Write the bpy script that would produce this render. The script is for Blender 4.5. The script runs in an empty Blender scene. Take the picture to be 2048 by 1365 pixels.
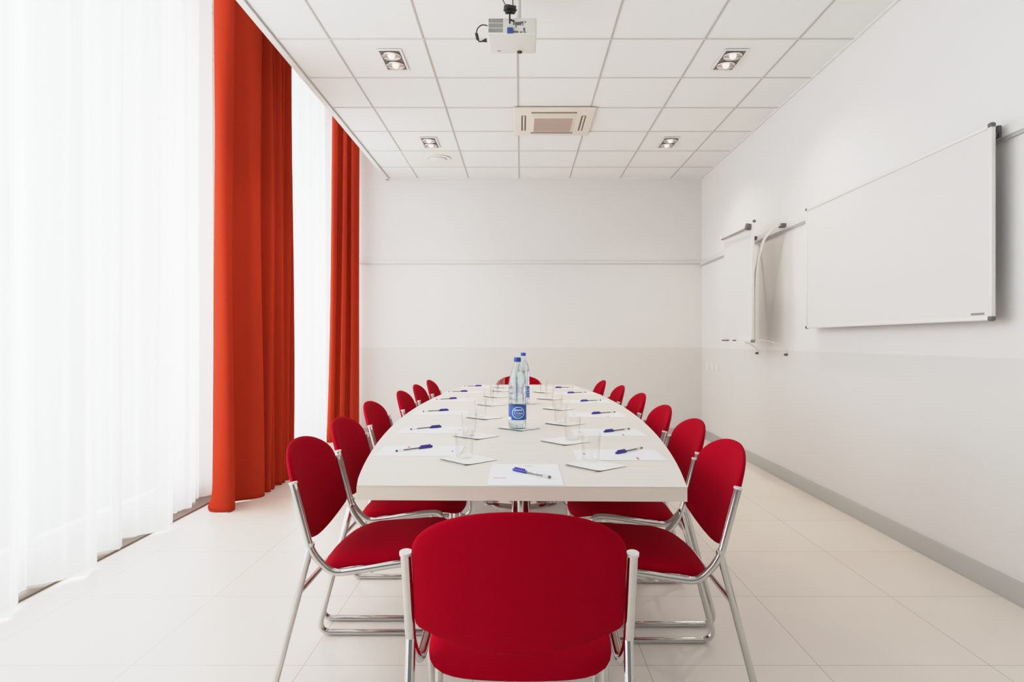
import bpy, bmesh, math, random
from mathutils import Vector, Matrix
random.seed(7)
S = bpy.context.scene
COL = S.collection
PI = math.pi
H = 3.066           # suspended ceiling
XR = 2.145          # right wall
YB = 7.565          # back wall
XW = -2.42          # window wall
YF = -1.3           # rear wall left out behind the camera to let world light fill in

# ------------------------------------------------------------------ materials
def mat(name, col, rough=.6, metal=0., bump=0., bscale=200, var=0., vscale=3., spec=.5, sheen=0.):
    m = bpy.data.materials.new(name); m.use_nodes = True
    nt = m.node_tree; b = nt.nodes['Principled BSDF']
    b.inputs['Base Color'].default_value = (*col, 1)
    b.inputs['Roughness'].default_value = rough
    b.inputs['Metallic'].default_value = metal
    b.inputs['Specular IOR Level'].default_value = spec
    if sheen: b.inputs['Sheen Weight'].default_value = sheen
    tc = nt.nodes.new('ShaderNodeTexCoord')
    if var:
        n = nt.nodes.new('ShaderNodeTexNoise'); n.inputs['Scale'].default_value = vscale; n.inputs['Detail'].default_value = 3
        nt.links.new(tc.outputs['Object'], n.inputs['Vector'])
        mx = nt.nodes.new('ShaderNodeMix'); mx.data_type = 'RGBA'
        mx.inputs[6].default_value = (*[c * (1 - var) for c in col], 1)
        mx.inputs[7].default_value = (*[min(1, c * (1 + var)) for c in col], 1)
        nt.links.new(n.outputs['Fac'], mx.inputs[0]); nt.links.new(mx.outputs[2], b.inputs['Base Color'])
    if bump:
        n = nt.nodes.new('ShaderNodeTexNoise'); n.inputs['Scale'].default_value = bscale; n.inputs['Detail'].default_value = 2
        nt.links.new(tc.outputs['Object'], n.inputs['Vector'])
        bp = nt.nodes.new('ShaderNodeBump'); bp.inputs['Strength'].default_value = bump; bp.inputs['Distance'].default_value = .002
        nt.links.new(n.outputs['Fac'], bp.inputs['Height']); nt.links.new(bp.outputs[0], b.inputs['Normal'])
    return m

def emis(name, col, st):
    m = bpy.data.materials.new(name); m.use_nodes = True
    b = m.node_tree.nodes['Principled BSDF']
    b.inputs['Base Color'].default_value = (*col, 1)
    b.inputs['Emission Color'].default_value = (*col, 1); b.inputs['Emission Strength'].default_value = st
    return m

def clear(name, tint, edge, gl=.25):
    """thin clear plastic or glass: see-through, a little denser and shinier at grazing angles"""
    m = bpy.data.materials.new(name); m.use_nodes = True
    nt = m.node_tree; nt.nodes.clear()
    o = nt.nodes.new('ShaderNodeOutputMaterial')
    tr = nt.nodes.new('ShaderNodeBsdfTransparent'); te = nt.nodes.new('ShaderNodeBsdfTransparent')
    tr.inputs[0].default_value = (*tint, 1); te.inputs[0].default_value = (*edge, 1)
    g = nt.nodes.new('ShaderNodeBsdfGlossy'); g.inputs['Roughness'].default_value = .05
    lw = nt.nodes.new('ShaderNodeLayerWeight'); lw.inputs[0].default_value = .35
    a = nt.nodes.new('ShaderNodeMixShader'); b = nt.nodes.new('ShaderNodeMixShader')
    ml = nt.nodes.new('ShaderNodeMath'); ml.operation = 'MULTIPLY_ADD'; ml.inputs[1].default_value = gl; ml.inputs[2].default_value = .03
    nt.links.new(lw.outputs['Facing'], a.inputs[0]); nt.links.new(tr.outputs[0], a.inputs[1]); nt.links.new(te.outputs[0], a.inputs[2])
    nt.links.new(lw.outputs['Facing'], ml.inputs[0]); nt.links.new(ml.outputs[0], b.inputs[0])
    nt.links.new(a.outputs[0], b.inputs[1]); nt.links.new(g.outputs[0], b.inputs[2]); nt.links.new(b.outputs[0], o.inputs[0])
    return m

def fabric_trans(name, dif, trn, wt, transp):
    """cloth that lets light through; transp = open weave fraction"""
    m = bpy.data.materials.new(name); m.use_nodes = True
    nt = m.node_tree; nt.nodes.clear()
    o = nt.nodes.new('ShaderNodeOutputMaterial')
    d = nt.nodes.new('ShaderNodeBsdfDiffuse'); d.inputs[0].default_value = (*dif, 1)
    t = nt.nodes.new('ShaderNodeBsdfTranslucent'); t.inputs[0].default_value = (*trn, 1)
    a = nt.nodes.new('ShaderNodeMixShader'); a.inputs[0].default_value = wt
    nt.links.new(d.outputs[0], a.inputs[1]); nt.links.new(t.outputs[0], a.inputs[2])
    tc = nt.nodes.new('ShaderNodeTexCoord'); n = nt.nodes.new('ShaderNodeTexNoise'); n.inputs['Scale'].default_value = 500
    bp = nt.nodes.new('ShaderNodeBump'); bp.inputs['Strength'].default_value = .15; bp.inputs['Distance'].default_value = .001
    nt.links.new(tc.outputs['Object'], n.inputs['Vector']); nt.links.new(n.outputs['Fac'], bp.inputs['Height'])
    nt.links.new(bp.outputs[0], d.inputs['Normal'])
    if transp:
        tr = nt.nodes.new('ShaderNodeBsdfTransparent')
        lw = nt.nodes.new('ShaderNodeLayerWeight'); lw.inputs[0].default_value = .5
        mm = nt.nodes.new('ShaderNodeMath'); mm.operation = 'MULTIPLY_ADD'
        mm.inputs[1].default_value = -transp * .6; mm.inputs[2].default_value = transp
        nt.links.new(lw.outputs['Facing'], mm.inputs[0])
        b = nt.nodes.new('ShaderNodeMixShader'); nt.links.new(mm.outputs[0], b.inputs[0])
        nt.links.new(a.outputs[0], b.inputs[1]); nt.links.new(tr.outputs[0], b.inputs[2]); a = b
    nt.links.new(a.outputs[0], o.inputs[0])
    return m

WHITE = (.81, .79, .775)
def wall_mat():
    m = mat('wall_paint', WHITE, .7, bump=.05, bscale=90)
    nt = m.node_tree; b = nt.nodes['Principled BSDF']
    g = nt.nodes.new('ShaderNodeNewGeometry'); s = nt.nodes.new('ShaderNodeSeparateXYZ')
    r = nt.nodes.new('ShaderNodeMath'); r.operation = 'GREATER_THAN'; r.inputs[1].default_value = 1.058
    mx = nt.nodes.new('ShaderNodeMix'); mx.data_type = 'RGBA'
    mx.inputs[6].default_value = (.74, .722, .70, 1); mx.inputs[7].default_value = (*WHITE, 1)
    nt.links.new(g.outputs['Position'], s.inputs[0]); nt.links.new(s.outputs[2], r.inputs[0])
    nt.links.new(r.outputs[0], mx.inputs[0]); nt.links.new(mx.outputs[2], b.inputs['Base Color'])
    return m

def floor_mat():
    m = mat('floor_tile', (.78, .735, .69), .34, spec=.45)
    nt = m.node_tree; b = nt.nodes['Principled BSDF']
    g = nt.nodes.new('ShaderNodeNewGeometry'); s = nt.nodes.new('ShaderNodeSeparateXYZ')
    nt.links.new(g.outputs['Position'], s.inputs[0])
    def line(idx, off):
        a = nt.nodes.new('ShaderNodeMath'); a.operation = 'ADD'; a.inputs[1].default_value = off + 60
        d = nt.nodes.new('ShaderNodeMath'); d.operation = 'DIVIDE'; d.inputs[1].default_value = .6
        f = nt.nodes.new('ShaderNodeMath'); f.operation = 'FRACT'
        c = nt.nodes.new('ShaderNodeMath'); c.operation = 'SUBTRACT'; c.inputs[1].default_value = .5
        ab = nt.nodes.new('ShaderNodeMath'); ab.operation = 'ABSOLUTE'
        l = nt.nodes.new('ShaderNodeMath'); l.operation = 'GREATER_THAN'; l.inputs[1].default_value = .5 - .0025
        nt.links.new(s.outputs[idx], a.inputs[0]); nt.links.new(a.outputs[0], d.inputs[0]); nt.links.new(d.outputs[0], f.inputs[0])
        nt.links.new(f.outputs[0], c.inputs[0]); nt.links.new(c.outputs[0], ab.inputs[0]); nt.links.new(ab.outputs[0], l.inputs[0])
        return l, d
    l1, d1 = line(0, -.44); l2, d2 = line(1, -2.226)
    mxm = nt.nodes.new('ShaderNodeMath'); mxm.operation = 'MAXIMUM'
    nt.links.new(l1.outputs[0], mxm.inputs[0]); nt.links.new(l2.outputs[0], mxm.inputs[1])
    # faint difference between tiles + soft clouding
    fl1 = nt.nodes.new('ShaderNodeMath'); fl1.operation = 'FLOOR'; fl2 = nt.nodes.new('ShaderNodeMath'); fl2.operation = 'FLOOR'
    nt.links.new(d1.outputs[0], fl1.inputs[0]); nt.links.new(d2.outputs[0], fl2.inputs[0])
    cb = nt.nodes.new('ShaderNodeCombineXYZ'); nt.links.new(fl1.outputs[0], cb.inputs[0]); nt.links.new(fl2.outputs[0], cb.inputs[1])
    wn = nt.nodes.new('ShaderNodeTexWhiteNoise'); nt.links.new(cb.outputs[0], wn.inputs['Vector'])
    n = nt.nodes.new('ShaderNodeTexNoise'); n.inputs['Scale'].default_value = 2.5; nt.links.new(g.outputs['Position'], n.inputs['Vector'])
    av = nt.nodes.new('ShaderNodeMath'); av.operation = 'MULTIPLY_ADD'; av.inputs[1].default_value = .4
    nt.links.new(wn.outputs['Value'], av.inputs[0]); nt.links.new(n.outputs['Fac'], av.inputs[2])
    cm = nt.nodes.new('ShaderNodeMix'); cm.data_type = 'RGBA'
    cm.inputs[6].default_value = (.79, .727, .655, 1); cm.inputs[7].default_value = (.82, .765, .70, 1)
    nt.links.new(av.outputs[0], cm.inputs[0])
    gm = nt.nodes.new('ShaderNodeMix'); gm.data_type = 'RGBA'; gm.inputs[7].default_value = (.50, .44, .38, 1)
    nt.links.new(mxm.outputs[0], gm.inputs[0]); nt.links.new(cm.outputs[2], gm.inputs[6])
    nt.links.new(gm.outputs[2], b.inputs['Base Color'])
    return m

def laminate():
    m = mat('table_laminate', (.75, .70, .635), .38, spec=.35)
    nt = m.node_tree; b = nt.nodes['Principled BSDF']
    tc = nt.nodes.new('ShaderNodeTexCoord'); mp = nt.nodes.new('ShaderNodeMapping'); mp.inputs['Scale'].default_value = (1.2, 26, 26)
    n = nt.nodes.new('ShaderNodeTexNoise'); n.inputs['Scale'].default_value = 1.6; n.inputs['Detail'].default_value = 5
    mx = nt.nodes.new('ShaderNodeMix'); mx.data_type = 'RGBA'
    mx.inputs[6].default_value = (.70, .65, .585, 1); mx.inputs[7].default_value = (.79, .745, .68, 1)
    nt.links.new(tc.outputs['Object'], mp.inputs[0]); nt.links.new(mp.outputs[0], n.inputs['Vector'])
    nt.links.new(n.outputs['Fac'], mx.inputs[0]); nt.links.new(mx.outputs[2], b.inputs['Base Color'])
    return m

def water_mat():
    m = bpy.data.materials.new('water'); m.use_nodes = True
    nt = m.node_tree; nt.nodes.clear(); o = nt.nodes.new('ShaderNodeOutputMaterial')
    g = nt.nodes.new('ShaderNodeBsdfGlass'); g.inputs['Color'].default_value = (.93, .975, .99, 1); g.inputs['IOR'].default_value = 1.33; g.inputs['Roughness'].default_value = .02
    t = nt.nodes.new('ShaderNodeBsdfTransparent'); t.inputs[0].default_value = (.93, .97, .99, 1)
    x = nt.nodes.new('ShaderNodeMixShader'); x.inputs[0].default_value = .75
    nt.links.new(t.outputs[0], x.inputs[1]); nt.links.new(g.outputs[0], x.inputs[2]); nt.links.new(x.outputs[0], o.inputs[0])
    return m
M = dict(
    wall=wall_mat(), floor=floor_mat(), lam=laminate(),
    lam_edge=mat('table_edge', (.74, .66, .58), .45, var=.05, vscale=8),
    tile=mat('ceiling_tile', (.885, .88, .86), .85, bump=.25, bscale=160),
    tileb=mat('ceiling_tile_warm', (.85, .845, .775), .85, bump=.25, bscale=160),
    bar=mat('ceiling_bar', (.50, .49, .47), .6), bar2=mat('ceiling_cross_bar', (.66, .65, .625), .6),
    trim=mat('white_trim', (.82, .81, .79), .5), base=mat('baseboard_grey', (.50, .485, .455), .45),
    rail=mat('rail_white', (.78, .77, .75), .35), groove=mat('rail_groove', (.52, .51, .49), .6),
    red=mat('red_upholstery', (.37, .0, .012), .95, bump=.4, bscale=900, spec=.06),
    chrome=mat('chrome', (.62, .61, .59), .11, 1.), cap=mat('grey_end_cap', (.75, .74, .72), .4),
    plywood=mat('seat_pan', (.14, .05, .04), .6),
    paper=mat('paper', (.83, .84, .87), .8), redink=mat('red_ink', (.62, .10, .10), .7), napkin=mat('napkin', (.86, .855, .83), .95, bump=.3, bscale=300),
    blue=mat('blue_plastic', (.035, .02, .32), .35), ink=mat('ink_refill', (.10, .09, .10), .5), pclear=clear('clear_barrel', (.92, .92, .93), (.75, .75, .78), .3),
    glass=clear('drinking_glass', (.985, .985, .98), (.86, .865, .86), .3),
    bottle=clear('bottle_plastic', (.93, .965, .97), (.62, .74, .80), .35), water=water_mat(),
    capblue=mat('cap_blue', (.01, .07, .42), .4), label=mat('label_blue', (.015, .07, .36), .4), ltblue=mat('label_light_blue', (.38, .58, .90), .4),
    lwhite=mat('label_white', (.8, .85, .92), .4),
    board=mat('whiteboard_enamel', (.755, .73, .715), .28, spec=.4), alu=mat('white_aluminium', (.80, .78, .75), .3, .1),
    dgrey=mat('dark_grey_plastic', (.13, .12, .125), .5), mgrey=mat('mid_grey_plastic', (.27, .27, .26), .5),
    black=mat('black_plastic', (.012, .012, .014), .4), proj=mat('projector_white', (.72, .71, .67), .45),
    pgrey=mat('vent_grey', (.28, .275, .26), .6), ac=mat('beige_plastic', (.84, .755, .67), .5), acg=mat('return_grille', (.57, .46, .405), .7),
    slot=mat('dark_slot', (.16, .13, .115), .7), reflector=mat('lamp_reflector', (.80, .77, .73), .32, 1.),
    bulb=emis('lamp_glow', (1, .80, .66), 1.3), housing=mat('lamp_housing', (.19, .165, .15), .6), socket=mat('socket_white', (.84, .83, .81), .4),
    curtain=fabric_trans('red_orange_curtain', (.56, .05, .022), (.70, .07, .02), .12, 0),
    sheer=fabric_trans('sheer_voile', (.88, .88, .88), (.93, .93, .93), .50, .16),
    frame=mat('window_frame_white', (.7, .7, .7), .5), curb=mat('window_curb', (.20, .155, .125), .6), pane=clear('window_pane', (.97, .98, .98), (.8, .85, .86), .3),
    green=mat('dark_green_marker', (.03, .05, .04), .5),
)

# ------------------------------------------------------------------ mesh building
class MB:
    def __init__(s): s.bm = bmesh.new(); s.mi = 0
    def _m(s, faces, smooth):
        for f in faces: f.material_index = s.mi; f.smooth = smooth
    def box(s, x0, y0, z0, x1, y1, z1, bev=0):
        r = bmesh.ops.create_cube(s.bm, size=1)
        for v in r['verts']: v.co = Vector(((x0 + x1) / 2 + v.co.x * (x1 - x0), (y0 + y1) / 2 + v.co.y * (y1 - y0), (z0 + z1) / 2 + v.co.z * (z1 - z0)))
        fs = {f for v in r['verts'] for f in v.link_faces}
        s._m(fs, False)
        if bev:
            es = {e for f in fs for e in f.edges}
            q = bmesh.ops.bevel(s.bm, geom=list(es), offset=bev, segments=3, profile=.5, affect='EDGES', material=s.mi)
            for f in q['faces']: f.material_index = s.mi; f.smooth = True
        return s
    def tube(s, pts, r, seg=14, caps=True, r1=None):
        pts = [Vector(p) for p in pts]; rings = []; n = len(pts)
        t0 = (pts[1] - pts[0]).normalized()
        up = Vector((0, 0, 1)) if abs(t0.z) < .9 else Vector((1, 0, 0))
        nrm = t0.cross(up).normalized()
        for i, p in enumerate(pts):
            t = (pts[min(i + 1, n - 1)] - pts[max(i - 1, 0)]).normalized()
            nrm = (nrm - t * nrm.dot(t)).normalized(); b = t.cross(nrm)
            rr = r if r1 is None else r + (r1 - r) * i / (n - 1)
            rings.append([s.bm.verts.new(p + (nrm * math.cos(2 * PI * k / seg) + b * math.sin(2 * PI * k / seg)) * rr) for k in range(seg)])
        fs = []
        for a, b in zip(rings, rings[1:]):
            for k in range(seg): fs.append(s.bm.faces.new((a[k], a[(k + 1) % seg], b[(k + 1) % seg], b[k])))
        s._m(fs, True)
        if caps: s._m([s.bm.faces.new(rings[0][::-1]), s.bm.faces.new(rings[-1])], False)
        return s
    def lathe(s, prof, c=(0, 0, 0), seg=40, cap0=True, cap1=True):
        rings = [[s.bm.verts.new((c[0] + r * math.cos(2 * PI * k / seg), c[1] + r * math.sin(2 * PI * k / seg), c[2] + z)) for k in range(seg)] for r, z in prof]
        fs = []
        for a, b in zip(rings, rings[1:]):
            for k in range(seg): fs.append(s.bm.faces.new((a[k], a[(k + 1) % seg], b[(k + 1) % seg], b[k])))
        s._m(fs, True)
        if cap0: s._m([s.bm.faces.new(rings[0][::-1])], False)
        if cap1: s._m([s.bm.faces.new(rings[-1])], False)
        return s
    def prism(s, pts, z0, z1):
        a = [s.bm.verts.new((x, y, z0)) for x, y in pts]; b = [s.bm.verts.new((x, y, z1)) for x, y in pts]
        n = len(pts); fs = [s.bm.faces.new(a[::-1]), s.bm.faces.new(b)]
        s._m(fs, False)
        sd = [s.bm.faces.new((a[i], a[(i + 1) % n], b[(i + 1) % n], b[i])) for i in range(n)]
        s._m(sd, False); return sd
    def pad(s, outline, cen, half, fmap, rings=(1, .985, .955, .9, .8, .62, .38, .15)):
        """cushion: outline points in a plane, thickness profile rounded at the rim, mapped to 3D by fmap(a, b, t)"""
        n = len(outline); prev = {}
        def ring(sc, sg):
            h = half * (1 - sc ** 14) ** .5 if sc < 1 else 0
            h *= 1 + .25 * (1 - sc ** 2)
            return [s.bm.verts.new(fmap(cen[0] + sc * (a - cen[0]), cen[1] + sc * (b - cen[1]), sg * h)) for a, b in outline]
        rim = ring(1, 1); fs = []
        for sg in (1, -1):
            p = rim
            for sc in rings[1:]:
                q = ring(sc, sg)
                for k in range(n):
                    f = (p[k], p[(k + 1) % n], q[(k + 1) % n], q[k]); fs.append(s.bm.faces.new(f if sg > 0 else f[::-1]))
                p = q
            fs.append(s.bm.faces.new(p if sg > 0 else p[::-1]))
        s._m(fs, True); return s
    def build(s, name, mats, parent=None, loc=None, kind=None):
        bmesh.ops.recalc_face_normals(s.bm, faces=s.bm.faces[:])
        me = bpy.data.meshes.new(name); s.bm.to_mesh(me); s.bm.free()
        for m in (mats if isinstance(mats, (list, tuple)) else [mats]): me.materials.append(m)
        try: me.set_sharp_from_angle(angle=math.radians(50))
        except Exception: pass
        o = bpy.data.objects.new(name, me); COL.objects.link(o)
        if parent: o.parent = parent
        if loc: o.location = loc
        if kind: o['kind'] = kind
        return o

def tag(o, label, cat, group=None):
    o['label'] = label; o['category'] = cat
    if group: o['group'] = group
    return o
def thing(name, label, cat, loc=(0, 0, 0), rz=0, group=None):
    o = bpy.data.objects.new(name, None); COL.objects.link(o); o.location = loc; o.rotation_euler = (0, 0, rz)
    o.empty_display_size = .05
    return tag(o, label, cat, group)
def dup(root, loc, rz, label, group=None):
    r = root.copy(); COL.objects.link(r); r.location = loc; r.rotation_euler = (0, 0, rz); r['label'] = label
    if group: r['group'] = group
    for ch in list(root.children):
        c = ch.copy(); COL.objects.link(c); c.parent = r
        for g in list(ch.children):
            d = g.copy(); COL.objects.link(d); d.parent = c
    return r
def rounded(pts, rad, n=6):
    """polyline with rounded corners"""
    P = [Vector(p) for p in pts]; out = [P[0]]
    for i in range(1, len(P) - 1):
        r = rad[i - 1] if isinstance(rad, (list, tuple)) else rad
        a, b, c = P[i - 1], P[i], P[i + 1]
        u = (a - b); v = (c - b); r = min(r, u.length * .49, v.length * .49)
        p0 = b + u.normalized() * r; p1 = b + v.normalized() * r
        for k in range(n + 1):
            t = k / n; out.append(p0 * (1 - t) ** 2 + b * 2 * t * (1 - t) + p1 * t * t)
    out.append(P[-1]); return out

# ------------------------------------------------------------------ setting
MB().box(XW - .2, YF, -.1, XR + .1, YB + .1, 0).build('floor', M['floor'], kind='structure')
MB().box(XW - .2, YB, 0, XR + .1, YB + .1, 3.8).build('wall_back', M['wall'], kind='structure')
MB().box(XR, YF, 0, XR + .1, YB, 3.8).build('wall_right', M['wall'], kind='structure')
# suspended ceiling: tiles and bars
c = MB()
XE = -1.605
c.box(XE + .04, YF, H + .004, XR, YB, H + .06)
c.mi = 1
xs = [-.024 + .6 * k for k in range(-2, 4)]
ys = [4.07 + .6 * k for k in range(-9, 6)]
for x in xs: c.box(x - .0055, YF, H, x + .0055, YB, H + .02)
c.box(XE + .04, YF, H - .001, XE + .047, YB, H + .02)
c.mi = 2
for y in ys:
    if YF < y < YB: c.box(XE + .047, y - .008, H - .0005, XR, y + .008, H + .02)
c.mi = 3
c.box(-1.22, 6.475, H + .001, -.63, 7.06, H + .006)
c.build('ceiling', [M['tile'], M['bar'], M['bar2'], M['tileb']], kind='structure')
t = MB(); t.box(XE, YF, H - .012, XE + .04, YB, 3.72)
t.build('trim_1', M['trim'], kind='structure')                       # edge of the ceiling beside the curtain pocket
t = MB(); t.box(XE, YB - .022, H - .012, XR, YB, H + .02); t.build('trim_2', M['trim'], kind='structure')
t = MB(); t.box(XR - .02, YF, H - .006, XR, YB, H + .02); t.build('trim_3', M['trim'], kind='structure')
MB().box(XW - .2, YF, 3.72, XE + .04, YB, 3.8).build('ceiling_pocket', M['trim'], kind='structure')
# hanging rail round the walls
t = MB(); t.box(XW, YB - .018, 2.055, XR, YB, 2.085, .003); t.mi = 1; t.box(XW, YB - .010, 2.048, XR, YB, 2.055)
t.build('trim_4', [M['rail'], mat('soft_groove', (.66, .65, .63), .6)], kind='structure')
t = MB(); t.box(XR - .022, YF, 2.035, XR, YB - .018, 2.085, .003); t.mi = 1; t.box(XR - .014, YF, 2.022, XR, YB - .018, 2.035)
t.build('trim_5', [M['rail'], M['groove']], kind='structure')
# baseboards
MB().box(XR - .013, YF, 0, XR, YB, .10, .002).build('baseboard_right', M['base'], kind='structure')
MB().box(XW, YB - .013, 0, XR - .013, YB, .10, .002).build('baseboard_back', M['base'], kind='structure')
# window wall : low curb, lintel, piers, glazed windows
w = MB(); w.box(XW - .2, YF, 0, XW, YB, .07); w.box(XW, YF, 0, -2.175, YB, .010); w.build('baseboard_left', M['curb'], kind='structure')
w = MB(); w.box(XW - .2, YF, 3.66, XW, YB, 3.72)
w.box(XW - .2, 4.75, .07, XW, 5.05, 3.66)
w.box(XW - .2, 7.50, .07, XW, YB, 3.66)
w.build('wall_left', M['wall'], kind='structure')
def window(name, y0, y1, n):
    r = bpy.data.objects.new(name, None); COL.objects.link(r); r['kind'] = 'structure'
    f = MB(); x0, x1 = XW - .12, XW - .06; b = .045
    f.box(x0, y0, .07, x1, y1, .07 + b); f.box(x0, y0, 3.66 - b, x1, y1, 3.66)
    for k in range(n + 1):
        y = y0 + (y1 - y0 - b) * k / n; f.box(x0, y, .07 + b, x1, y + b, 3.66 - b)
    f.build('window_frame', M['frame'], r)
    for k in range(n):
        a = y0 + (y1 - y0 - b) * k / n + b; e = y0 + (y1 - y0 - b) * (k + 1) / n
        MB().box(XW - .093, a, .115, XW - .089, e, 3.615).build('window_pane', M['pane'], r)
window('window_1', YF, 4.75, 4)
window('window_2', 5.05, 7.50, 2)

# ------------------------------------------------------------------ curtains
def cloth(name, path, z0, z1, mats, thick=0, nz=30, hem=None, mod=None):
    """vertical cloth following a plan path(u) with u in 0..1"""
    b = MB(); n = len(path); rows = []
    for j in range(nz + 1):
        row = []
        for i, (x, y) in enumerate(path):
            u = i / (n - 1); zz = z0 + (z1 - z0) * (j / nz) ** 1.25
            if hem and j == 0: zz = z0 + hem(u)
            dx, dy = mod(u, (j / nz) ** 1.25, i) if mod else (0, 0)
            row.append(b.bm.verts.new((x + dx, y + dy, zz)))
        rows.append(row)
    fs = [b.bm.faces.new((rows[j][i], rows[j][i + 1], rows[j + 1][i + 1], rows[j + 1][i])) for j in range(nz) for i in range(n - 1)]
    for f in fs: f.smooth = True
    me = bpy.data.meshes.new(name); b.bm.to_mesh(me); b.bm.free(); me.materials.append(mats)
    o = bpy.data.objects.new(name, me); COL.objects.link(o)
    if thick:
        md = o.modifiers.new('Solidify', 'SOLIDIFY'); md.thickness = thick; md.offset = 0
    return o

def sheer_path(y0, y1, seed, x0=-2.17, yt=99):
    rnd = random.Random(seed); pts = []
    ph = [rnd.uniform(0, 6.3) for _ in range(6)]
    n = int((y1 - y0) / .012)
    for i in range(n + 1):
        y = y0 + (y1 - y0) * i / n
        a = math.sin(2 * PI * y / .43 + ph[0] + .7 * math.sin(y * 2.3 + ph[1]))
        tk = min(1, max(0, (y - yt) / .25)); x = x0 - .085 * tk + .078 * (1 - .6 * tk) * (abs(a) ** .8) * (1 if a > 0 else -1) + .014 * math.sin(2 * PI * y / .118 + ph[2] + 1.2 * math.sin(y * 3.1 + ph[3])) + .008 * math.sin(2 * PI * y / .061 + ph[4])
        e = min(1, (y - y0) / .12, (y1 - y) / .12); xe = x0 - .085 * tk; pts.append((xe + (x - xe) * e, y))
    return pts
def sheer_mod(seed):
    rnd = random.Random(seed + 50); p = [rnd.uniform(0, 6.3) for _ in range(4)]
    def f(u, v, i):
        return (.02 * (1 - v) * math.sin(i * .16 + p[0]) - .012 * v * math.sin(i * .33 + p[1] + v * 1.5), .02 * math.sin(v * 2.2 + p[2] + i * .03) * (1 - v))
    return f
SP = sheer_path(YF, 3.47, 3, -2.165); cloth('sheer_curtain', SP, .016, 3.70, M['sheer'], mod=sheer_mod(3), hem=lambda u: .006 * math.sin(u * 60))
tag(bpy.data.objects['sheer_curtain'], 'long white sheer voile curtain nearest the camera, filling the left edge of the photo', 'curtain', None)
o = cloth('sheer_curtain', sheer_path(3.42, 4.66, 8, -2.19, 3.95), .016, 3.70, M['sheer'], mod=sheer_mod(8), hem=lambda u: .005 * math.sin(u * 18))
tag(o, 'white sheer voile curtain immediately left of the large orange-red curtain', 'curtain')
o = cloth('sheer_curtain', sheer_path(5.05, 7.44, 11, -2.18, 6.85), .016, 3.70, M['sheer'], mod=sheer_mod(11), hem=lambda u: .005 * math.sin(u * 30))
tag(o, 'white sheer voile curtain hanging between the two orange-red curtains', 'curtain')

def drape(name, key, thick, label):
    """key: plan points of the fold line, smoothed"""
    P = [Vector((a, b, 0)) for a, b in key]; pts = []
    for i in range(len(P) - 1):
        p0 = P[max(i - 1, 0)]; p1 = P[i]; p2 = P[i + 1]; p3 = P[min(i + 2, len(P) - 1)]
        for k in range(8):
            t = k / 8
            q = .5 * ((2 * p1) + (p2 - p0) * t + (2 * p0 - 5 * p1 + 4 * p2 - p3) * t * t + (3 * p1 - p0 - 3 * p2 + p3) * t ** 3)
            pts.append((q.x, q.y))
    pts.append(key[-1])
    return pts
# large drape: broad near folds, then tight ones going back
key = [(-2.10, 4.36), (-2.065, 4.28), (-2.03, 4.21), (-1.975, 4.185), (-1.935, 4.215), (-1.945, 4.31), (-2.02, 4.385), (-2.035, 4.45), (-1.985, 4.50), (-1.92, 4.54), (-1.885, 4.60), (-1.90, 4.665), (-1.985, 4.69), (-1.975, 4.75), (-1.88, 4.765), (-1.885, 4.80), (-1.965, 4.82)]
y = 4.85; k = 1; rnd = random.Random(4)
while y < 5.27:
    key.append((-1.985 + rnd.uniform(-.02, .01) if k % 2 == 0 else -1.885 + rnd.uniform(-.015, .012), y)); y += rnd.uniform(.032, .055); k += 1
key += [(-1.905, 5.29), (-1.96, 5.33)]
path1 = drape('c', key, 0, '')
def m1(u, v, i):
    f = max(0, 1 - v / .05) ** 2 * max(0, 1 - u / .10)       # the near corner spreads on the floor
    return (-.012 * math.sin(5 * v + u * 30) * (1 - .3 * v) - .035 * f - .05 * v * max(0, 1 - u * 5) * 0, .01 * math.sin(4 * v + u * 22) - .02 * f + .02 * v * math.sin(u * 17))
o = cloth('red_curtain', path1, .004, 3.70, M['curtain'], .003, mod=m1, nz=44)
tag(o, 'wide orange-red curtain in deep folds, nearer of the two, its corner trailing on the floor', 'curtain')
key = [(-2.15, 7.17), (-2.135, 7.10), (-2.10, 7.07), (-2.075, 7.12), (-2.09, 7.19), (-2.05, 7.21), (-2.015, 7.15), (-1.985, 7.19), (-1.995, 7.27), (-1.96, 7.30), (-1.935, 7.24), (-1.91, 7.29), (-1.93, 7.36), (-1.895, 7.40), (-1.90, 7.46), (-1.96, 7.49)]
path2 = drape('c', key, 0, '')
o = cloth('red_curtain', path2, .004, 3.70, M['curtain'], .003, mod=lambda u, v, i: (.035 * v * (1 - u) - .035 * (1 - v) ** 3 * (1 - u), .008 * math.sin(5 * v + 9 * u)), nz=40)
tag(o, 'tall narrow orange-red curtain hanging in the far left corner against the back wall', 'curtain')

# ------------------------------------------------------------------ table
tb = thing('conference_table', 'long boat-shaped cream laminate conference table on chrome pedestals', 'table', (0, 3.74, 0))
YN, L = -2.005, 4.02
def halfw(s):   # s 0..1
    return .449 + .165 * (1 - (2 * s - 1) ** 2) ** .92
out = []
for i in range(41): s_ = i / 40; out.append((halfw(s_), YN + L * s_ - (.013 if i == 0 else 0)))
for i in range(40, -1, -1): s_ = i / 40; out.append((-halfw(s_) - .01 * math.sin(PI * s_), YN + L * s_ + (.006 if i == 0 else 0)))
b = MB(); b.prism(out, .702, .74)
b.build('tabletop', M['lam'], tb)
b = MB()
cen = Vector((0, 0))
sh = [(x * 1.0015, y + (.0015 if y > 0 else -.0015)) for x, y in out]
n = len(out)
va = [b.bm.verts.new((x, y, .700)) for x, y in sh]; vb = [b.bm.verts.new((x, y, .7365)) for x, y in sh]
for i in range(n): b.bm.faces.new((va[i], va[(i + 1) % n], vb[(i + 1) % n], vb[i]))
ins = [(x * .985, y * .995) for x, y in out]
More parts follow.
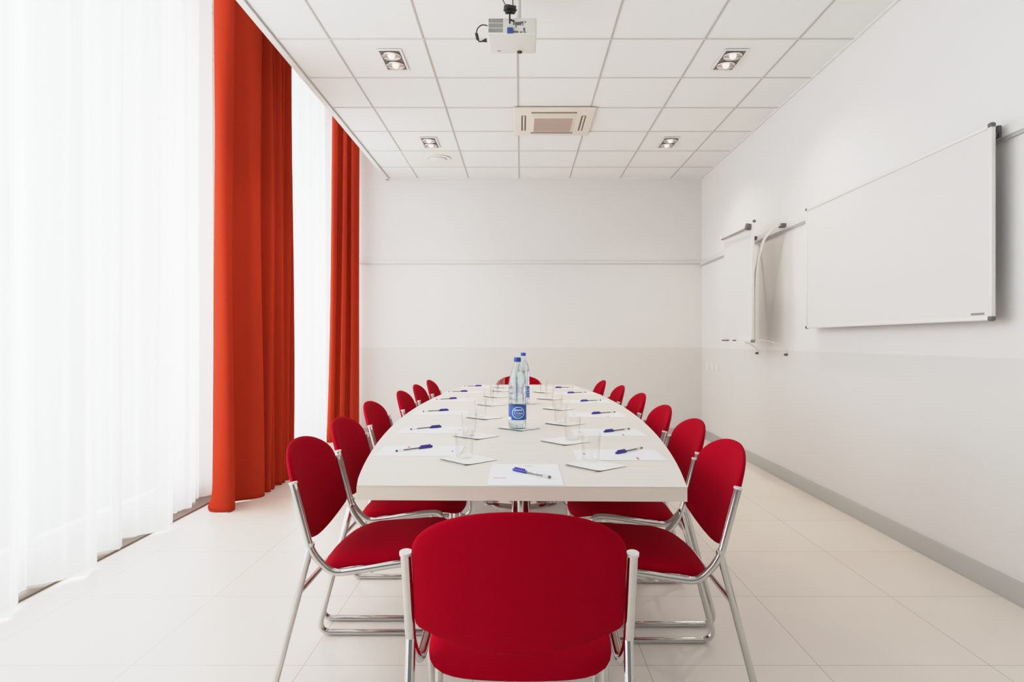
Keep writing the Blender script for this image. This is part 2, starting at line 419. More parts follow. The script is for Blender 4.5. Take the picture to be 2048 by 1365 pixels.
vc = [b.bm.verts.new((x, y, .700)) for x, y in ins]
for i in range(n): b.bm.faces.new((va[i], vc[i], vc[(i + 1) % n], va[(i + 1) % n]))
b.build('edge_band', M['lam_edge'], tb)
for yy, R in ((2.34 - 3.74, .205), (4.55 - 3.74, .28)):
    ped = MB(); ped.lathe([(.034, .03), (.034, .66)], (0, yy, 0), 32)
    ped.lathe([(.09, .655), (.09, .662)], (0, yy, 0), 32)
    ped.box(-.25, yy - .025, .662, .25, yy + .025, .702); ped.box(-.025, yy - .25, .662, .025, yy + .25, .70)
    p = ped.build('pedestal', M['chrome'], tb)
    d = MB(); d.lathe([(R, 0), (R + .001, .008), (R - .006, .013), (R * .7, .02), (R * .3, .03), (.05, .042), (.036, .07)], (0, yy, 0), 64)
    d.build('base_disc', M['chrome'], tb)

# ------------------------------------------------------------------ chairs
def make_chair(label, loc, rz):
    t = thing('conference_chair', label, 'chair', loc, rz, 'red chairs around the conference table')
    for sx in (-1, 1):
        X = .237 * sx; XS = .228 * sx
        # upright + seat rail + front leg + floor runner + rear leg: one bent tube each side
        up = rounded([(X, -.163, .688), (X, -.106, .470), (XS, -.045, .405), (XS, .02, .413), (XS, .19, .440), (XS, .255, .440), (XS, .262, .38), (XS, .262, .20)], [.07, .05, .05, .05, .045, .05, .05])
        MB().tube(up, .0115, 14).build('frame_rail', M['chrome'], t)
        lo = rounded([(XS, .262, .20), (XS, .272, .0125), (XS, -.235, .0125), (X, -.106, .505)], [.055, .055], 8)
        MB().tube(lo, .011, 14).build('leg', M['chrome'], t)
        MB().tube([(X, -.163, .688), (X, -.1642, .694)], .0135, 16).build('end_cap', M['cap'], t)
    MB().tube([(-.237, -.148, .345), (.237, -.148, .345)], .009, 12).build('stretcher', M['chrome'], t)
    for yy, zz in ((.08, .412), (.21, .423)): MB().tube([(-.228, yy, zz), (.228, yy, zz)], .007, 10).build('seat_support', M['chrome'], t)
    # seat cushion
    ol = []
    for k in range(72):
        a = 2 * PI * k / 72; ca, sa = math.cos(a), math.sin(a)
        n_ = 6.5
        r = (abs(ca) ** n_ + abs(sa) ** n_) ** (-1 / n_)
        x = .2135 * r * ca; y = .198 * r * sa
        if y < 0: y -= .020 * (1 - (x / .207) ** 2)
        if y > .05: y += .025 * (1 - (x / .21) ** 2)
        ol.append((x, y + .110))
    def seatmap(a, c_, t_):
        return (a, c_, .440 + .07 * (c_ - .1) + t_ * (1.0 if t_ > 0 else .45) - .028 * (max(0, .02 - c_) / .12) ** 1.6 - .035 * (max(0, c_ - .22) / .10) ** 2 + (a / .207) ** 2 * -.006)
    MB().pad(ol, (0, .14), .026, seatmap).build('seat', M['red'], t)
    b = MB(); pan = [(a * .80, .13 + (c_ - .13) * .72) for a, c_ in ol]
    b.pad(pan, (0, .13), .005, lambda a, c_, t_: (a, c_, .424 + .07 * (c_ - .1) + t_)); b.build('seat_pan', M['plywood'], t)
    # backrest
    W = .2245; ol = []
    def arc_pts():
        P = []
        for k in range(-14, 15):                        # bottom, left to right
            u = k / 14; P.append((W * .965 * u, .470 + .050 * abs(u) ** 2.0))
        P += [(W * .99, .5265), (W * 1.0, .54), (W * 1.003, .60), (W, .655)]
        for k in range(0, 25):
            a = PI * k / 24; ca, sa = math.cos(a), math.sin(a); n_ = 2.15
            r = (abs(ca) ** n_ + abs(sa) ** n_) ** (-1 / n_)
            P.append((W * r * ca, .690 + .107 * r * sa))
        P += [(-W, .655), (-W * 1.003, .60), (-W * 1.0, .54), (-W * .99, .5265)]
        return P
    def backmap(a, c_, t_):
        f = (a / W) ** 2
        return (a, -.163 + (.688 - c_) * .262 - .040 * (1 - f) - .004 + t_, c_)
    MB().pad(arc_pts(), (0, .62), .0125, backmap, rings=(1, .99, .965, .92, .84, .7, .5, .3, .12)).build('backrest', M['red'], t)
    return t
ordn = ['nearest the camera', 'second from the near end', 'third from the near end', 'fourth from the near end', 'fifth from the near end', 'last from the near end']
ch0 = make_chair('red upholstered chrome chair seen from behind at the near head of the table', (-.002, 1.493, 0), math.radians(-.8))
LX = [-.711, -.738, -.790, -.758, -.756, -.737]; LY = [2.225, 2.805, 3.565, 4.325, 4.955, 5.535]
RX = [.655, .699, .702, .723, .706, .649]; RY = [2.158, 2.75, 3.35, 4.13, 4.85, 5.49]
for i in range(6):
    dup(ch0, (LX[i] + .163, LY[i], 0), -PI / 2, 'red chrome chair on the curtain side of table, ' + ordn[i])
for i in range(6):
    dup(ch0, (RX[i] - .163, RY[i], 0), PI / 2, 'red chrome chair on the whiteboard side of table, ' + ordn[i])
dup(ch0, (-.02, 6.04, 0), PI, 'red upholstered chrome chair at the far head of the table, mostly hidden by bottles')

# ------------------------------------------------------------------ things on the table
ZT = .7402
def make_paper(label, loc, rz):
    t = thing('note_paper', label, 'paper', loc, rz, 'note sheets laid at the seats')
    b = MB(); b.prism([(-.105, -.1485), (.105, -.1485), (.105, .1485), (-.105, .1485)], 0, .0012); b.build('sheet', M['paper'], t)
    b = MB()
    for k in range(6): b.box(-.090 + k * .0060, -.060, .0012, -.0853 + k * .0060, -.0525, .0014)
    b.build('red_print', M['redink'], t); b = MB()
    for k in range(4): b.box(.000 + k * .006, .112, .0012, .0045 + k * .006, .119, .0014)
    b.build('red_print', M['redink'], t)
    return t
def make_pen(label, loc, rz):
    """pen lying along +x, cap at -x"""
    t = thing('ballpoint_pen', label, 'pen', loc, rz, 'blue-capped pens on the note sheets')
    z = .0045
    MB().tube([(-.02, 0, z), (.072, 0, z)], .0037, 8).build('barrel', M['pclear'], t)
    MB().tube([(-.02, 0, z), (.045, 0, z)], .0021, 8).build('ink_refill', M['ink'], t)
    MB().tube([(.071, 0, z), (.0765, 0, z)], .0040, 8).build('end_plug', M['ink'], t)
    b = MB(); b.tube([(-.020, 0, z), (-.035, 0, z), (-.060, 0, z), (-.073, 0, z), (-.076, 0, z)], .0045, 10)
    b.tube([(-.058, 0, z), (-.030, 0, z + .002)], .0043, 10, r1=.0040)
    b.box(-.070, -.0016, z + .004, -.026, .0016, z + .0085, .0006)
    b.build('cap', M['blue'], t)
    return t
def make_napkin(label, loc, rz):
    b = MB(); n = 8; s_ = .070
    rnd = random.Random(5)
    # folded square, layers slightly fanned, one edge lifted
    for L_ in range(3):
        a = math.radians(-2 + 2.5 * L_); g = []
        for i in range(n + 1):
            r = []
            for j in range(n + 1):
                x = -s_ + 2 * s_ * i / n; y = -s_ + 2 * s_ * j / n
                e = max(0, (j / n - .7)) ** 2 * .05 * (1 if L_ == 2 else .3) + max(0, (.25 - i / n)) ** 2 * .06 * (L_ > 0)
                r.append(b.bm.verts.new((x * math.cos(a) - y * math.sin(a), x * math.sin(a) + y * math.cos(a), .0006 + L_ * .0007 + e)))
            g.append(r)
        for i in range(n):
            for j in range(n): f = b.bm.faces.new((g[i][j], g[i + 1][j], g[i + 1][j + 1], g[i][j + 1])); f.smooth = True
    me = bpy.data.meshes.new('napkin'); b.bm.to_mesh(me); b.bm.free(); me.materials.append(M['napkin'])
    o = bpy.data.objects.new('napkin', me); COL.objects.link(o); o.location = loc; o.rotation_euler = (0, 0, rz)
    return tag(o, label, 'napkin', 'white napkins under the glasses and bottles')
def make_glass(label, loc):
    b = MB()
    b.lathe([(.0235, .0), (.0262, .003), (.0278, .012), (.0325, .0905), (.0322, .0918), (.0314, .0912)], seg=36, cap1=False)
    o = b.build('drinking_glass', M['glass']); o.location = loc
    return tag(o, label, 'glass', 'drinking glasses on the napkins')

num = ['nearest', 'second', 'third', 'fourth', 'fifth', 'last']
seat = lambda i, side: 'the %s chair on the %s side' % (num[i] if i else 'nearest', side)
p0 = make_paper('white note sheet with red print at the near straight edge of the table', (.012, 1.886, ZT), 0)
ZP = ZT + .0015
pen0 = make_pen('blue-capped clear ballpoint pen on the note sheet at the near edge of the table', (.030, 1.872, ZP), math.radians(-46))
LPx = [-.36, -.385, -.44, -.455, -.43, -.36]; LPy = [2.285, 2.82, 3.50, 4.27, 4.90, 5.45]
LQx = [-.385, -.425, -.475, -.50, -.485, -.415]; LQy = [2.30, 2.85, 3.55, 4.28, 4.905, 5.5]
RPx = [.335, .37, .40, .425, .40, .33]; RPy = [2.205, 2.74, 3.40, 4.15, 4.78, 5.35]
RQx = [.385, .418, .447, .455, .42, .36]; RQy = [2.262, 2.775, 3.45, 4.155, 4.80, 5.33]
for i in range(6):
    dup(p0, (LPx[i], LPy[i], ZT), -PI / 2 + .02 * (i % 3 - 1), 'white note sheet with red print before ' + seat(i, 'curtain'))
    dup(p0, (RPx[i], RPy[i], ZT), PI / 2 + .03 * ((i + 1) % 3 - 1), 'white note sheet with red print before ' + seat(i, 'whiteboard'))
    dup(pen0, (LQx[i], LQy[i], ZP), math.radians(180 + [42, 36, 30, 33, 22, 15][i]), 'blue-capped clear ballpoint pen before ' + seat(i, 'curtain'))
    dup(pen0, (RQx[i], RQy[i], ZP), math.radians([44, 36, 28, 24, 20, 12][i]), 'blue-capped clear ballpoint pen before ' + seat(i, 'whiteboard'))
dup(p0, (-.01, 5.56, ZT), PI + .05, 'white note sheet at the far end of the table, before the far head chair')
nap0 = make_napkin('white paper napkin under the water bottle nearer the camera', (-.012, 2.87, ZT), math.radians(44))
NLx = [-.176, -.187, -.19, -.185, -.175, -.15]; NLy = [2.11, 2.63, 3.27, 3.93, 4.50, 5.02]
NRx = [.234, .168, .205, .215, .20, .18]; NRy = [2.01, 2.49, 3.03, 3.69, 4.33, 4.90]
GLx = [-.19, -.215, -.21, -.20, -.19, -.16]; GLy = [2.14, 2.64, 3.29, 3.94, 4.51, 5.03]
GRx = [.228, .205, .19, .21, .195, .175]; GRy = [2.08, 2.53, 3.05, 3.70, 4.34, 4.91]
g0 = None
for i in range(6):
    for (nx, ny, gx, gy, side) in ((NLx[i], NLy[i], GLx[i], GLy[i], 'curtain'), (NRx[i], NRy[i], GRx[i], GRy[i], 'whiteboard')):
        dup(nap0, (nx, ny, ZT), math.radians(45 + random.uniform(-9, 9)), 'white paper napkin under the glass of ' + seat(i, side))
        lab = 'clear drinking glass on a napkin by ' + seat(i, side); gl = (gx, gy, ZT + .0022)
        if g0 is None: g0 = make_glass(lab, gl)
        else: dup(g0, gl, 0, lab)
dup(nap0, (.012, 4.01, ZT), math.radians(40), 'white paper napkin under the farther water bottle')
dup(nap0, (-.17, 5.42, ZT), math.radians(30), 'white paper napkin at the far end of the table, under the end glass')
dup(g0, (-.17, 5.42, ZT + .0022), 0, 'clear drinking glass at the far end of the table, left of the bottles')

# water bottles
def text_faces(txt, size):
    cu = bpy.data.curves.new('t', 'FONT'); cu.body = txt; cu.size = size; cu.align_x = 'CENTER'; cu.align_y = 'CENTER'; cu.resolution_u = 3
    o = bpy.data.objects.new('t', cu); COL.objects.link(o); bpy.context.view_layer.update()
    me = bpy.data.meshes.new_from_object(o.evaluated_get(bpy.context.evaluated_depsgraph_get()))
    vs = [v.co.copy() for v in me.vertices]; fs = [tuple(p.vertices) for p in me.polygons]
    bpy.data.objects.remove(o); bpy.data.curves.remove(cu); bpy.data.meshes.remove(me)
    return vs, fs
def make_bottle(label, loc, rz):
    t = thing('water_bottle', label, 'bottle', loc, rz, 'plastic water bottles on the table')
    R = .0405
    prof = [(.012, .004), (.030, 0), (.037, .003), (R, .012), (R, .035), (R - .0015, .039), (R - .0015, .110), (R, .114), (R, .128), (R - .002, .132), (R, .136), (R, .152), (R - .002, .156), (R, .160), (R, .176), (R - .002, .180), (R, .184),
            (R, .200), (R - .003, .222), (R - .010, .247), (R - .018, .266), (.0165, .282), (.0135, .290), (.0135, .297), (.0165, .2985), (.0165, .3005), (.0130, .3015), (.0125, .308)]
    MB().lathe(prof, seg=40, cap1=False).build('body', M['bottle'], t)
    MB().lathe([(.02, .005), (.034, .006), (R - .0025, .013), (R - .0025, .035), (R - .004, .06), (R - .004, .112), (R - .0025, .128), (R - .0035, .15), (R - .0025, .17), (R - .0025, .198), (R - .0055, .221), (R - .0125, .246), (R - .0155, .254)], seg=36).build('water', M['water'], t)
    b = MB(); b.lathe([(.0152, .299), (.0152, .3165), (.014, .319)], seg=32)
    for k in range(24):
        a = 2 * PI * k / 24; b.tube([(.0153 * math.cos(a), .0153 * math.sin(a), .300), (.0153 * math.cos(a), .0153 * math.sin(a), .316)], .0006, 5)
    b.build('cap', M['capblue'], t)
    RL = R - .0004; z0, z1 = .041, .107
    b = MB(); seg = 64
    b.lathe([(RL, z0), (RL, z1)], seg=seg, cap0=False, cap1=False); b.build('label_wrap', M['label'], t)
    # ring emblem and lettering, wrapped round the front of the label (facing -y)
    def wrap(px, pz, r): a = -PI / 2 + px / RL; return (r * math.cos(a), r * math.sin(a), (z0 + z1) / 2 + pz)
    b = MB(); N = 48
    def ringband(ra, rb, r, mi):
        b.mi = mi
        A = [b.bm.verts.new(wrap(ra * 1.12 * math.cos(2 * PI * k / N), ra * math.sin(2 * PI * k / N), r)) for k in range(N)]
        B = [b.bm.verts.new(wrap(rb * 1.12 * math.cos(2 * PI * k / N), rb * math.sin(2 * PI * k / N), r)) for k in range(N)]
        for k in range(N): f = b.bm.faces.new((A[k], A[(k + 1) % N], B[(k + 1) % N], B[k])); f.material_index = mi
    ringband(.0225, .0265, RL + .0006, 0)
    ringband(.0115, .0225, RL + .0004, 1); 
    def strip(xa, xb, za, zb, r, mi):
        n_ = 10; lo_ = [b.bm.verts.new(wrap(xa + (xb - xa) * k / n_, za, r)) for k in range(n_ + 1)]; hi = [b.bm.verts.new(wrap(xa + (xb - xa) * k / n_, zb, r)) for k in range(n_ + 1)]
        for k in range(n_): f = b.bm.faces.new((lo_[k], lo_[k + 1], hi[k + 1], hi[k])); f.material_index = mi
    strip(-.019, .019, .0075, .0145, RL + .0005, 0)
    strip(-.012, .012, -.0155, -.0125, RL + .0006, 0)
    strip(-.062, -.034, -.033, -.020, RL + .0006, 2)
    b.build('emblem', [M['ltblue'], M['label'], M['lwhite']], t)
    b = MB()
    vs, fs = text_faces('Cristal', .0185)
    vv = [b.bm.verts.new(wrap(v.x * .80, v.y - .002, RL + .0009)) for v in vs]
    for f in fs:
        try: b.bm.faces.new([vv[i] for i in f])
        except Exception: pass
    b.build('lettering', M['lwhite'], t)
    return t
bt = make_bottle('clear water bottle with blue cap and round-emblem blue label, nearer the camera', (-.016, 2.86, ZT + .0025), math.radians(6))
dup(bt, (.014, 4.0, ZT + .0025), math.radians(40), 'clear water bottle with blue cap, farther one standing behind the front bottle')

# ------------------------------------------------------------------ ceiling fittings
def lamp(label, x, y):
    t = thing('ceiling_light', label, 'ceiling light', (x, y, H), 0, 'recessed twin spotlights in the ceiling')
    b = MB(); w, l = .068, .15; o_ = .014
    for (x0, y0, x1, y1) in ((-w - o_, -l - o_, w + o_, -l), (-w - o_, l, w + o_, l + o_), (-w - o_, -l, -w, l), (w, -l, w + o_, l)):
        b.box(x0, y0, -.006, x1, y1, .0)
    b.build('frame', M['trim'], t)
    b = MB(); z = -.0012; b.box(-w, -l, -.001, w, l, .0); b.build('housing', M['housing'], t)
    for s_ in (-1, 1):
        c_ = (0, s_ * .073, 0)
        sp = MB(); sp.lathe([(.060, -.003), (.063, -.008), (.060, -.012), (.050, -.010), (.034, -.006), (.018, -.004)], c_, 32, cap0=False, cap1=True)
        spo = sp.build('spotlight', M['reflector'], t)
        q = MB(); q.lathe([(.003, -.024), (.016, -.022), (.022, -.013), (.024, -.0045)], c_, 24); q.build('bulb', M['bulb'], spo)
        q = MB(); q.tube([(-.058, c_[1], -.0125), (.058, c_[1], -.0125)], .0018, 6); q.build('glare_bar', M['housing'], spo)
    return t
l0 = lamp('recessed twin spotlight in the ceiling, near row, on the curtain side', -.875, 4.37)
dup(l0, (1.43, 4.37, H), 0, 'recessed twin spotlight in the ceiling, near row, on the whiteboard side')
dup(l0, (-.885, 6.19, H), 0, 'recessed twin spotlight in the ceiling, far row, beside the round diffuser')
dup(l0, (1.434, 6.19, H), 0, 'recessed twin spotlight in the ceiling, far row, on the whiteboard side')

b = MB(); b.lathe([(.135, .0006), (.138, -.008), (.120, -.014), (.100, -.008), (.086, -.006)], seg=48, cap0=True, cap1=False)
d = b.build('ceiling_diffuser', M['socket']); 
dt = thing('ceiling_air_vent', 'round white air diffuser in the ceiling near the back wall', 'air vent', (-.88, 6.72, H))
d.name = 'outer_ring'; d.parent = dt
b = MB(); b.lathe([(.092, -.012), (.090, -.020), (.06, -.024), (.01, -.025)], seg=48); b.build('centre_cone', M['socket'], dt)
b = MB(); b.lathe([(.101, -.0075), (.090, -.0115)], seg=48, cap0=False, cap1=False); b.build('air_slot', M['groove'], dt)

ac = thing('air_conditioner', 'beige square air conditioning cassette set into the ceiling', 'air conditioner', (.278, 5.58, H))
b = MB(); b.box(-.345, -.345, -.022, .345, .345, -.0005, .012); b.build('panel', M['ac'], ac)
b = MB(); b.box(-.185, -.185, -.030, .185, .195, -.021, .004)
b.build('grille_frame', M['ac'], ac)
b = MB(); b.box(-.165, -.150, -.0335, .165, .19, -.0295)
for k in range(22): b.box(-.162, -.146 + k * .0154, -.0355, .162, -.140 + k * .0154, -.0333)
b.build('return_grille', M['acg'], ac)
for (x0, y0, x1, y1) in ((-.19, -.275, .19, -.235), (-.19, .235, .19, .275), (-.275, -.19, -.235, .19), (.235, -.19, .275, .19)):
    b = MB(); b.box(x0, y0, -.0232, x1, y1, -.0215); f = b.build('air_slot', M['slot'], ac)
    cx, cy = (x0 + x1) / 2, (y0 + y1) / 2; b = MB()
    if x1 - x0 > .1: b.box(x0 + .004, cy - .002, -.0255, x1 - .004, cy + .006, -.0232, .001)
    else: b.box(cx - .006, y0 + .004, -.0275, cx + .008, y1 - .004, -.0232, .001)
    b.build('louvre', M['ac'], f)

# projector
PX, PY, PZ = -.048, 3.40, 2.775
pr = thing('projector', 'white ceiling projector showing its rear sockets and a blue plug', 'projector', (PX, PY, PZ))
b = MB(); b.box(-.131, 0, 0, .131, .235, .088, .008); b.build('housing', M['proj'], pr)
b = MB()
for r in range(3):
    for k in range(17): b.box(-.126 + k * .0046, -.0015, .009 + r * .026, -.1233 + k * .0046, .0005, .031 + r * .026)
b.build('vent_grille', M['pgrey'], pr)
b = MB()
for (x, z, w, h) in ((.006, .050, .007, .019), (.016, .048, .034, .017), (.047, .058, .014, .010), (.056, .044, .004, .014), (.019, .036, .006, .010),
                     (.068, .060, .006, .009), (.060, .016, .010, .018), (.041, .008, .016, .006), (.062, .008, .013, .005)):
    b.box(x - .0, -.0016, z, x + w, .0005, z + h)
b.build('rear_sockets', M['dgrey'], pr)
b = MB(); b.box(.000, -.0022, .008, .034, .0005, .016); b.build('port_strip', M['slot'], pr)
b = MB(); b.lathe([(.014, -.006), (.014, 0)], (.040, .205, 0), 20); b.build('front_foot', M['black'], pr)
b = MB(); b.box(-.085, .190, -.001, -.066, .200, .001); b.build('release_button', M['pgrey'], pr)
b = MB(); b.box(-.026, -.016, .002, .006, 0, .030, .003); b.build('blue_plug', mat('vga_blue', (.02, .08, .33), .4), pr)
mt = MB(); mt.lathe([(.014, .088), (.014, H - PZ)], (.035, .10, 0), 20); mt.lathe([(.05, H - PZ - .012), (.05, H - PZ - .001)], (.035, .10, 0), 28); mt.box(-.03, .03, .088, .10, .17, .094)
mt.build('ceiling_mount', M['proj'], pr)
# coiled black cable bundle with leads up to the ceiling
cb = thing('cable_bundle', 'black coiled cable bundle hanging above the projector', 'cable', (PX, PY, PZ))
b = MB()
for k, (r, z, y_) in enumerate(((.026, .128, -.018), (.029, .121, -.02), (.024, .113, -.017), (.027, .134, -.022), (.020, .106, -.02))):
    b.tube([(-.010 + r * 1.05 * math.cos(2 * PI * j / 20 + k), y_ + r * .5 * math.sin(2 * PI * j / 20 + k), z + .003 * math.sin(4 * PI * j / 20)) for j in range(21)], .0062, 8)
b.build('coil', M['black'], cb)
b = MB()
b.tube(rounded([(-.026, -.02, .13), (-.045, -.02, .165), (-.075, .0, .235), (-.085, .03, H - PZ)], .02), .0024, 8)
b.tube(rounded([(.006, -.02, .13), (.004, -.02, .18), (.004, -.01, H - PZ)], .02), .003, 8)
b.build('ceiling_lead', M['black'], cb)
b = MB(); b.tube(rounded([(-.012, -.022, .11), (-.011, -.034, .085), (-.012, -.036, .066), (-.011, -.036, .040)], .01), .0045, 8)
b.tube(rounded([(-.008, -.034, .060), (.002, -.034, .055), (.012, -.028, .056)], .008), .0045, 8)
b.build('plug_lead', M['black'], cb)
b = MB()
b.tube(rounded([(-.131, .02, .055), (-.160, .0, .052), (-.185, -.005, .030), (-.192, 0, -.002), (-.188, 0, -.014)], .03), .0032, 8)
b.tube([(-.190, 0, .004), (-.190, 0, .002), (-.183, 0, -.028), (-.183, 0, -.030)], .0085, 10)
b.tube(rounded([(-.183, 0, -.028), (-.176, 0, -.040), (-.160, 0, -.038), (-.150, 0, -.034)], .01), .004, 8)
b.tube([(-.158, 0, -.037), (-.135, 0, -.032)], .005, 10, r1=.011)
tag(b.build('power_cord', M['black'], loc=(PX, PY, PZ)), 'short black power cord with plug hanging at left of the projector', 'cord')

# ------------------------------------------------------------------ whiteboards on the right wall
XB = 2.05
wb = thing('whiteboard', 'large white magnetic board with grey corner caps hung on the wall rail', 'whiteboard', (XB, 3.67, 1.225))
y0, y1, z0, z1 = -.905, .905, 0, .86
b = MB(); b.box(0, y0 + .012, z0 + .012, .010, y1 - .012, z1 - .012); b.build('writing_surface', M['board'], wb)
for nm, bx in (('frame', (-.007, y0, z0, .014, y0 + .022, z1)), ('frame', (-.007, y1 - .022, z0, .014, y1, z1)), ('frame', (-.007, y0 + .022, z0, .014, y1 - .022, z0 + .020)), ('frame', (-.007, y0 + .022, z1 - .02, .014, y1 - .022, z1))):
    MB().box(*bx, .004).build(nm, M['alu'], wb)
for yy in (y0, y1):
    for zz in (z0, z1):
        sy = 1 if yy < 0 else -1; sz = 1 if zz == 0 else -1
        MB().box(-.010, min(yy - sy * .003, yy + sy * .024), min(zz - sz * .003, zz + sz * .020), .015, max(yy - sy * .003, yy + sy * .024), max(zz - sz * .003, zz + sz * .020), .008).build('corner_cap', M['dgrey'], wb)
MB().box(-.0008, y0 + .05, .026, .0002, y0 + .135, .036).build('maker_plate', M['mgrey'], wb)
for yy in (y0 + .06, y1 - .06):
    b = MB(); b.box(.010, yy - .015, z1 - .05, .060, yy + .015, z1 - .03); b.box(.055, yy - .015, z1 - .05, .0715, yy + .015, z1 + .003); b.box(.020, yy - .012, z1 - .03, .045, yy + .012, z1 + .004)
    b.build('rail_hook', M['dgrey'], wb)

FX = 1.85
fc = thing('flipchart_board', 'small upright flipchart board standing off the wall on curved arms', 'flipchart', (FX, 5.445, 1.125))
y0, y1, z1 = -.35, .35, .955
b = MB(); b.box(0, y0 + .008, .008, .014, y1 - .008, z1 - .008); b.build('writing_surface', M['board'], fc)
for bx in ((-.004, y0, 0, .02, y0 + .014, z1), (-.004, y1 - .014, 0, .02, y1, z1), (-.004, y0 + .014, 0, .02, y1 - .014, .012), (-.004, y0 + .014, z1 - .012, .02, y1 - .014, z1)):
    MB().box(*bx, .003).build('frame', M['alu'], fc)
MB().tube([(-.022, y0 + .02, z1 - .035), (-.022, y1 - .01, z1 - .022)], .008, 12).build('paper_clamp', M['mgrey'], fc)
for yy in (y0 + .015,):
    b = MB(); b.tube([(-.044, yy, z1 - .025), (-.012, yy, z1 - .03)], .027, 20); b.build('clamp_knob', M['dgrey'], fc)
b = MB(); b.tube([(-.03, y1 - .01, z1 - .02), (-.03, y1 + .012, z1 + .004)], .008, 10); b.build('clamp_end', M['alu'], fc)
MB().lathe([(.004, 0), (.012, .003), (.014, .012), (.008, .022)], (.028, y0 + .03, z1 + .010), 16).build('hinge_knob', M['dgrey'], fc)
b = MB(); b.box(-.008, y0 - .003, -.004, .024, y0 + .022, .022, .005); b.build('corner_cap', M['mgrey'], fc)
b = MB(); b.box(-.050, y0 + .02, -.003, 0, y1 - .01, .002); b.box(-.052, y0 + .02, -.003, -.050, y1 - .01, .010); b.build('pen_tray', M['alu'], fc)
# curved arm each side: from the rail, over and down behind the board
for yy in (y0 + .03, y1 - .04):
    P = rounded([(.245, yy - .0, .945), (.19, yy, .93), (.10, yy, .83), (.045, yy, .62), (.032, yy, .40), (.032, yy, .02)], .12, 8)
    b = MB(); ring = []
    for i, p in enumerate(P):
        tt = (P[min(i + 1, len(P) - 1)] - P[max(i - 1, 0)]).normalized(); nn = Vector((tt.z, 0, -tt.x)) * .006
        ring.append([b.bm.verts.new(p + nn + Vector((0, s_ * .016, 0))) for s_ in (-1, 1)] + [b.bm.verts.new(p - nn + Vector((0, s_ * .016, 0))) for s_ in (1, -1)])
    for a_, c_ in zip(ring, ring[1:]):
        for k in range(4): b.bm.faces.new((a_[k], a_[(k + 1) % 4], c_[(k + 1) % 4], c_[k]))
    b.bm.faces.new(ring[0]); b.bm.faces.new(ring[-1][::-1])
    b.build('support_arm', M['alu'], fc)
    MB().box(.235, yy - .03, .925, .275, yy + .03, .955, .003).build('rail_hook', M['dgrey'], fc)
    # thin lower stay curving back to a rubber buffer on the wall
    b = MB(); b.tube([(.030 + .262 * math.sin(q * PI / 16) , yy, .02 - .12 * (1 - math.cos(q * PI / 16))) for q in range(9)], .0035, 8)
    b.build('lower_stay', M['alu'], fc)
    MB().tube([(.270, yy, -.100), (.2945, yy, -.100)], .010, 14).build('wall_buffer', M['dgrey'], fc)
def marker(name, lab, m, y, l, dx):
    b = MB(); b.tube([(0, 0, 0), (0, l * .55, 0)], .0085, 12); b.mi = 1; b.tube([(0, l * .55, 0), (0, l, 0)], .0095, 12)
    b.tube([(0, l, 0), (0, l + .01, 0)], .0095, 12, r1=.005)
    return tag(b.build(name, m, loc=(FX + dx, y, 1.125 + .0115)), lab, 'marker', 'markers in the flipchart pen tray')
marker('marker_pen', 'dark marker pen lying farthest left in the flipchart tray', [M['dgrey'], M['black']], 5.64, .13, -.018)
marker('marker_pen', 'dark marker pen in front of another in the flipchart tray', [M['plywood'], M['black']], 5.60, .12, -.038)
marker('marker_pen', 'short white marker pen with dark green cap in middle of the flipchart tray', [M['green'], M['socket']], 5.44, .10, -.020)

# sockets
for i, (yy, lab) in enumerate(((7.30, 'white wall socket plate closest to the far right corner'), (7.12, 'middle one of three white wall plates near far right corner'), (6.95, 'white wall plate nearest camera of the three beside the far corner'))):
    t = thing('wall_socket', lab, 'socket', (XR, yy, .84), 0, 'wall plates near the far right corner')
    MB().box(-.010, -.041, -.041, 0, .041, .041, .003).build('plate', M['socket'], t)
    MB().box(-.012, -.024, -.024, -.010, .024, .024).build('insert', M['rail'], t)

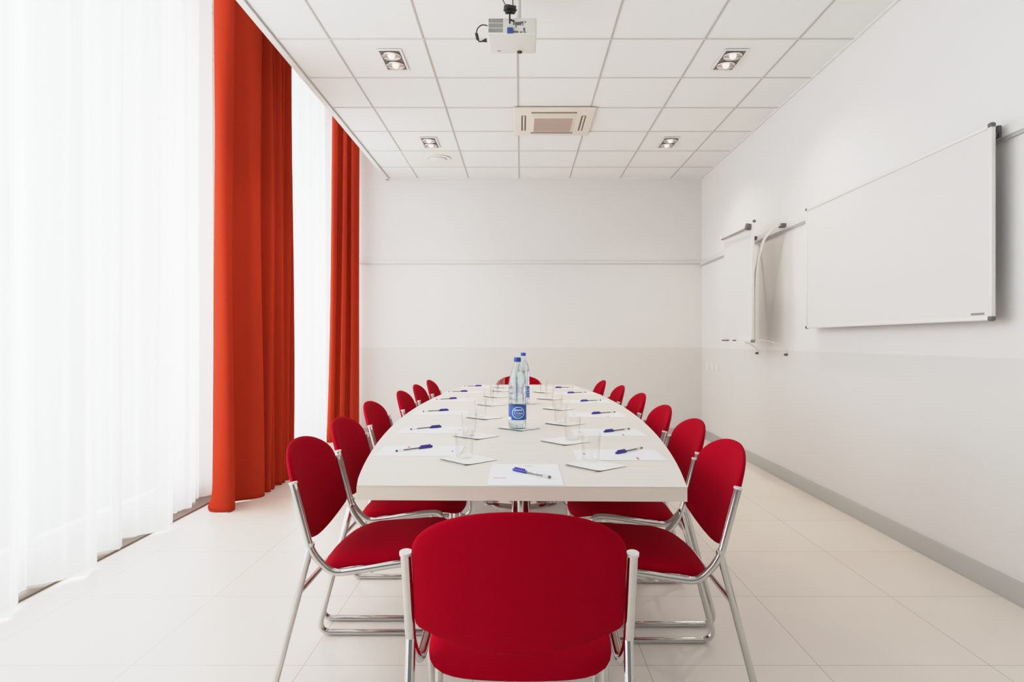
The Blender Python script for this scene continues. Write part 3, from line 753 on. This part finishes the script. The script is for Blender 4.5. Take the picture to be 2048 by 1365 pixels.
# ------------------------------------------------------------------ light
wd = bpy.data.worlds.new('World'); S.world = wd; wd.use_nodes = True
bg = wd.node_tree.nodes['Background']; bg.inputs[0].default_value = (1.0, 1.0, 1.0, 1); bg.inputs[1].default_value = WORLD = .25  # even white fill added, entering where the rear wall is left out
def area(name, loc, rot, sx, sy, power, col=(1, 1, 1)):
    l = bpy.data.lights.new(name, 'AREA'); l.shape = 'RECTANGLE'; l.size = sx; l.size_y = sy; l.energy = power; l.color = col
    o = bpy.data.objects.new(name, l); COL.objects.link(o); o.location = loc; o.rotation_euler = rot
    return o
area('daylight', (-3.3, 3.1, 1.8), (0, -PI / 2, 0), 3.6, 10.0, 940, (.97, .985, 1))
for x, y in ((-.875, 4.37), (1.43, 4.37), (-.885, 6.19), (1.434, 6.19)):
    l = bpy.data.lights.new('spot_glow', 'SPOT'); l.energy = 44; l.spot_size = 2.3; l.spot_blend = 1; l.color = (1, .86, .72); l.shadow_soft_size = .05
    o = bpy.data.objects.new('spot_glow', l); COL.objects.link(o); o.location = (x, y, H - .04)

# ------------------------------------------------------------------ camera
cd = bpy.data.cameras.new('Camera'); cam = bpy.data.objects.new('Camera', cd); COL.objects.link(cam)
cam.location = (0, 0, 1.135); cam.rotation_euler = (PI / 2, 0, 0)
cd.sensor_width = 36; cd.lens = 1273 / 2048 * 36; cd.shift_x = -18 / 2048; cd.clip_start = .05
S.camera = cam
S.view_settings.view_transform = 'Standard'; S.view_settings.look = 'None'; S.view_settings.exposure = 0; S.view_settings.gamma = 1

# soft shoulder for the bright window side
vs = S.view_settings; vs.exposure = 0; vs.use_curve_mapping = True
cm = vs.curve_mapping; WL = 8.0; cm.white_level = (WL, WL, WL); cm.extend = 'HORIZONTAL'
cv = cm.curves[3]
for p, q in ((.3, .30), (.6, .595), (.75, .69), (.9, .755), (1.1, .80), (1.6, .87), (2.2, .93), (3.0, .97), (5.0, .99)): cv.points.new(p / WL, q)
for p in cv.points: p.handle_type = 'VECTOR'
cm.update()
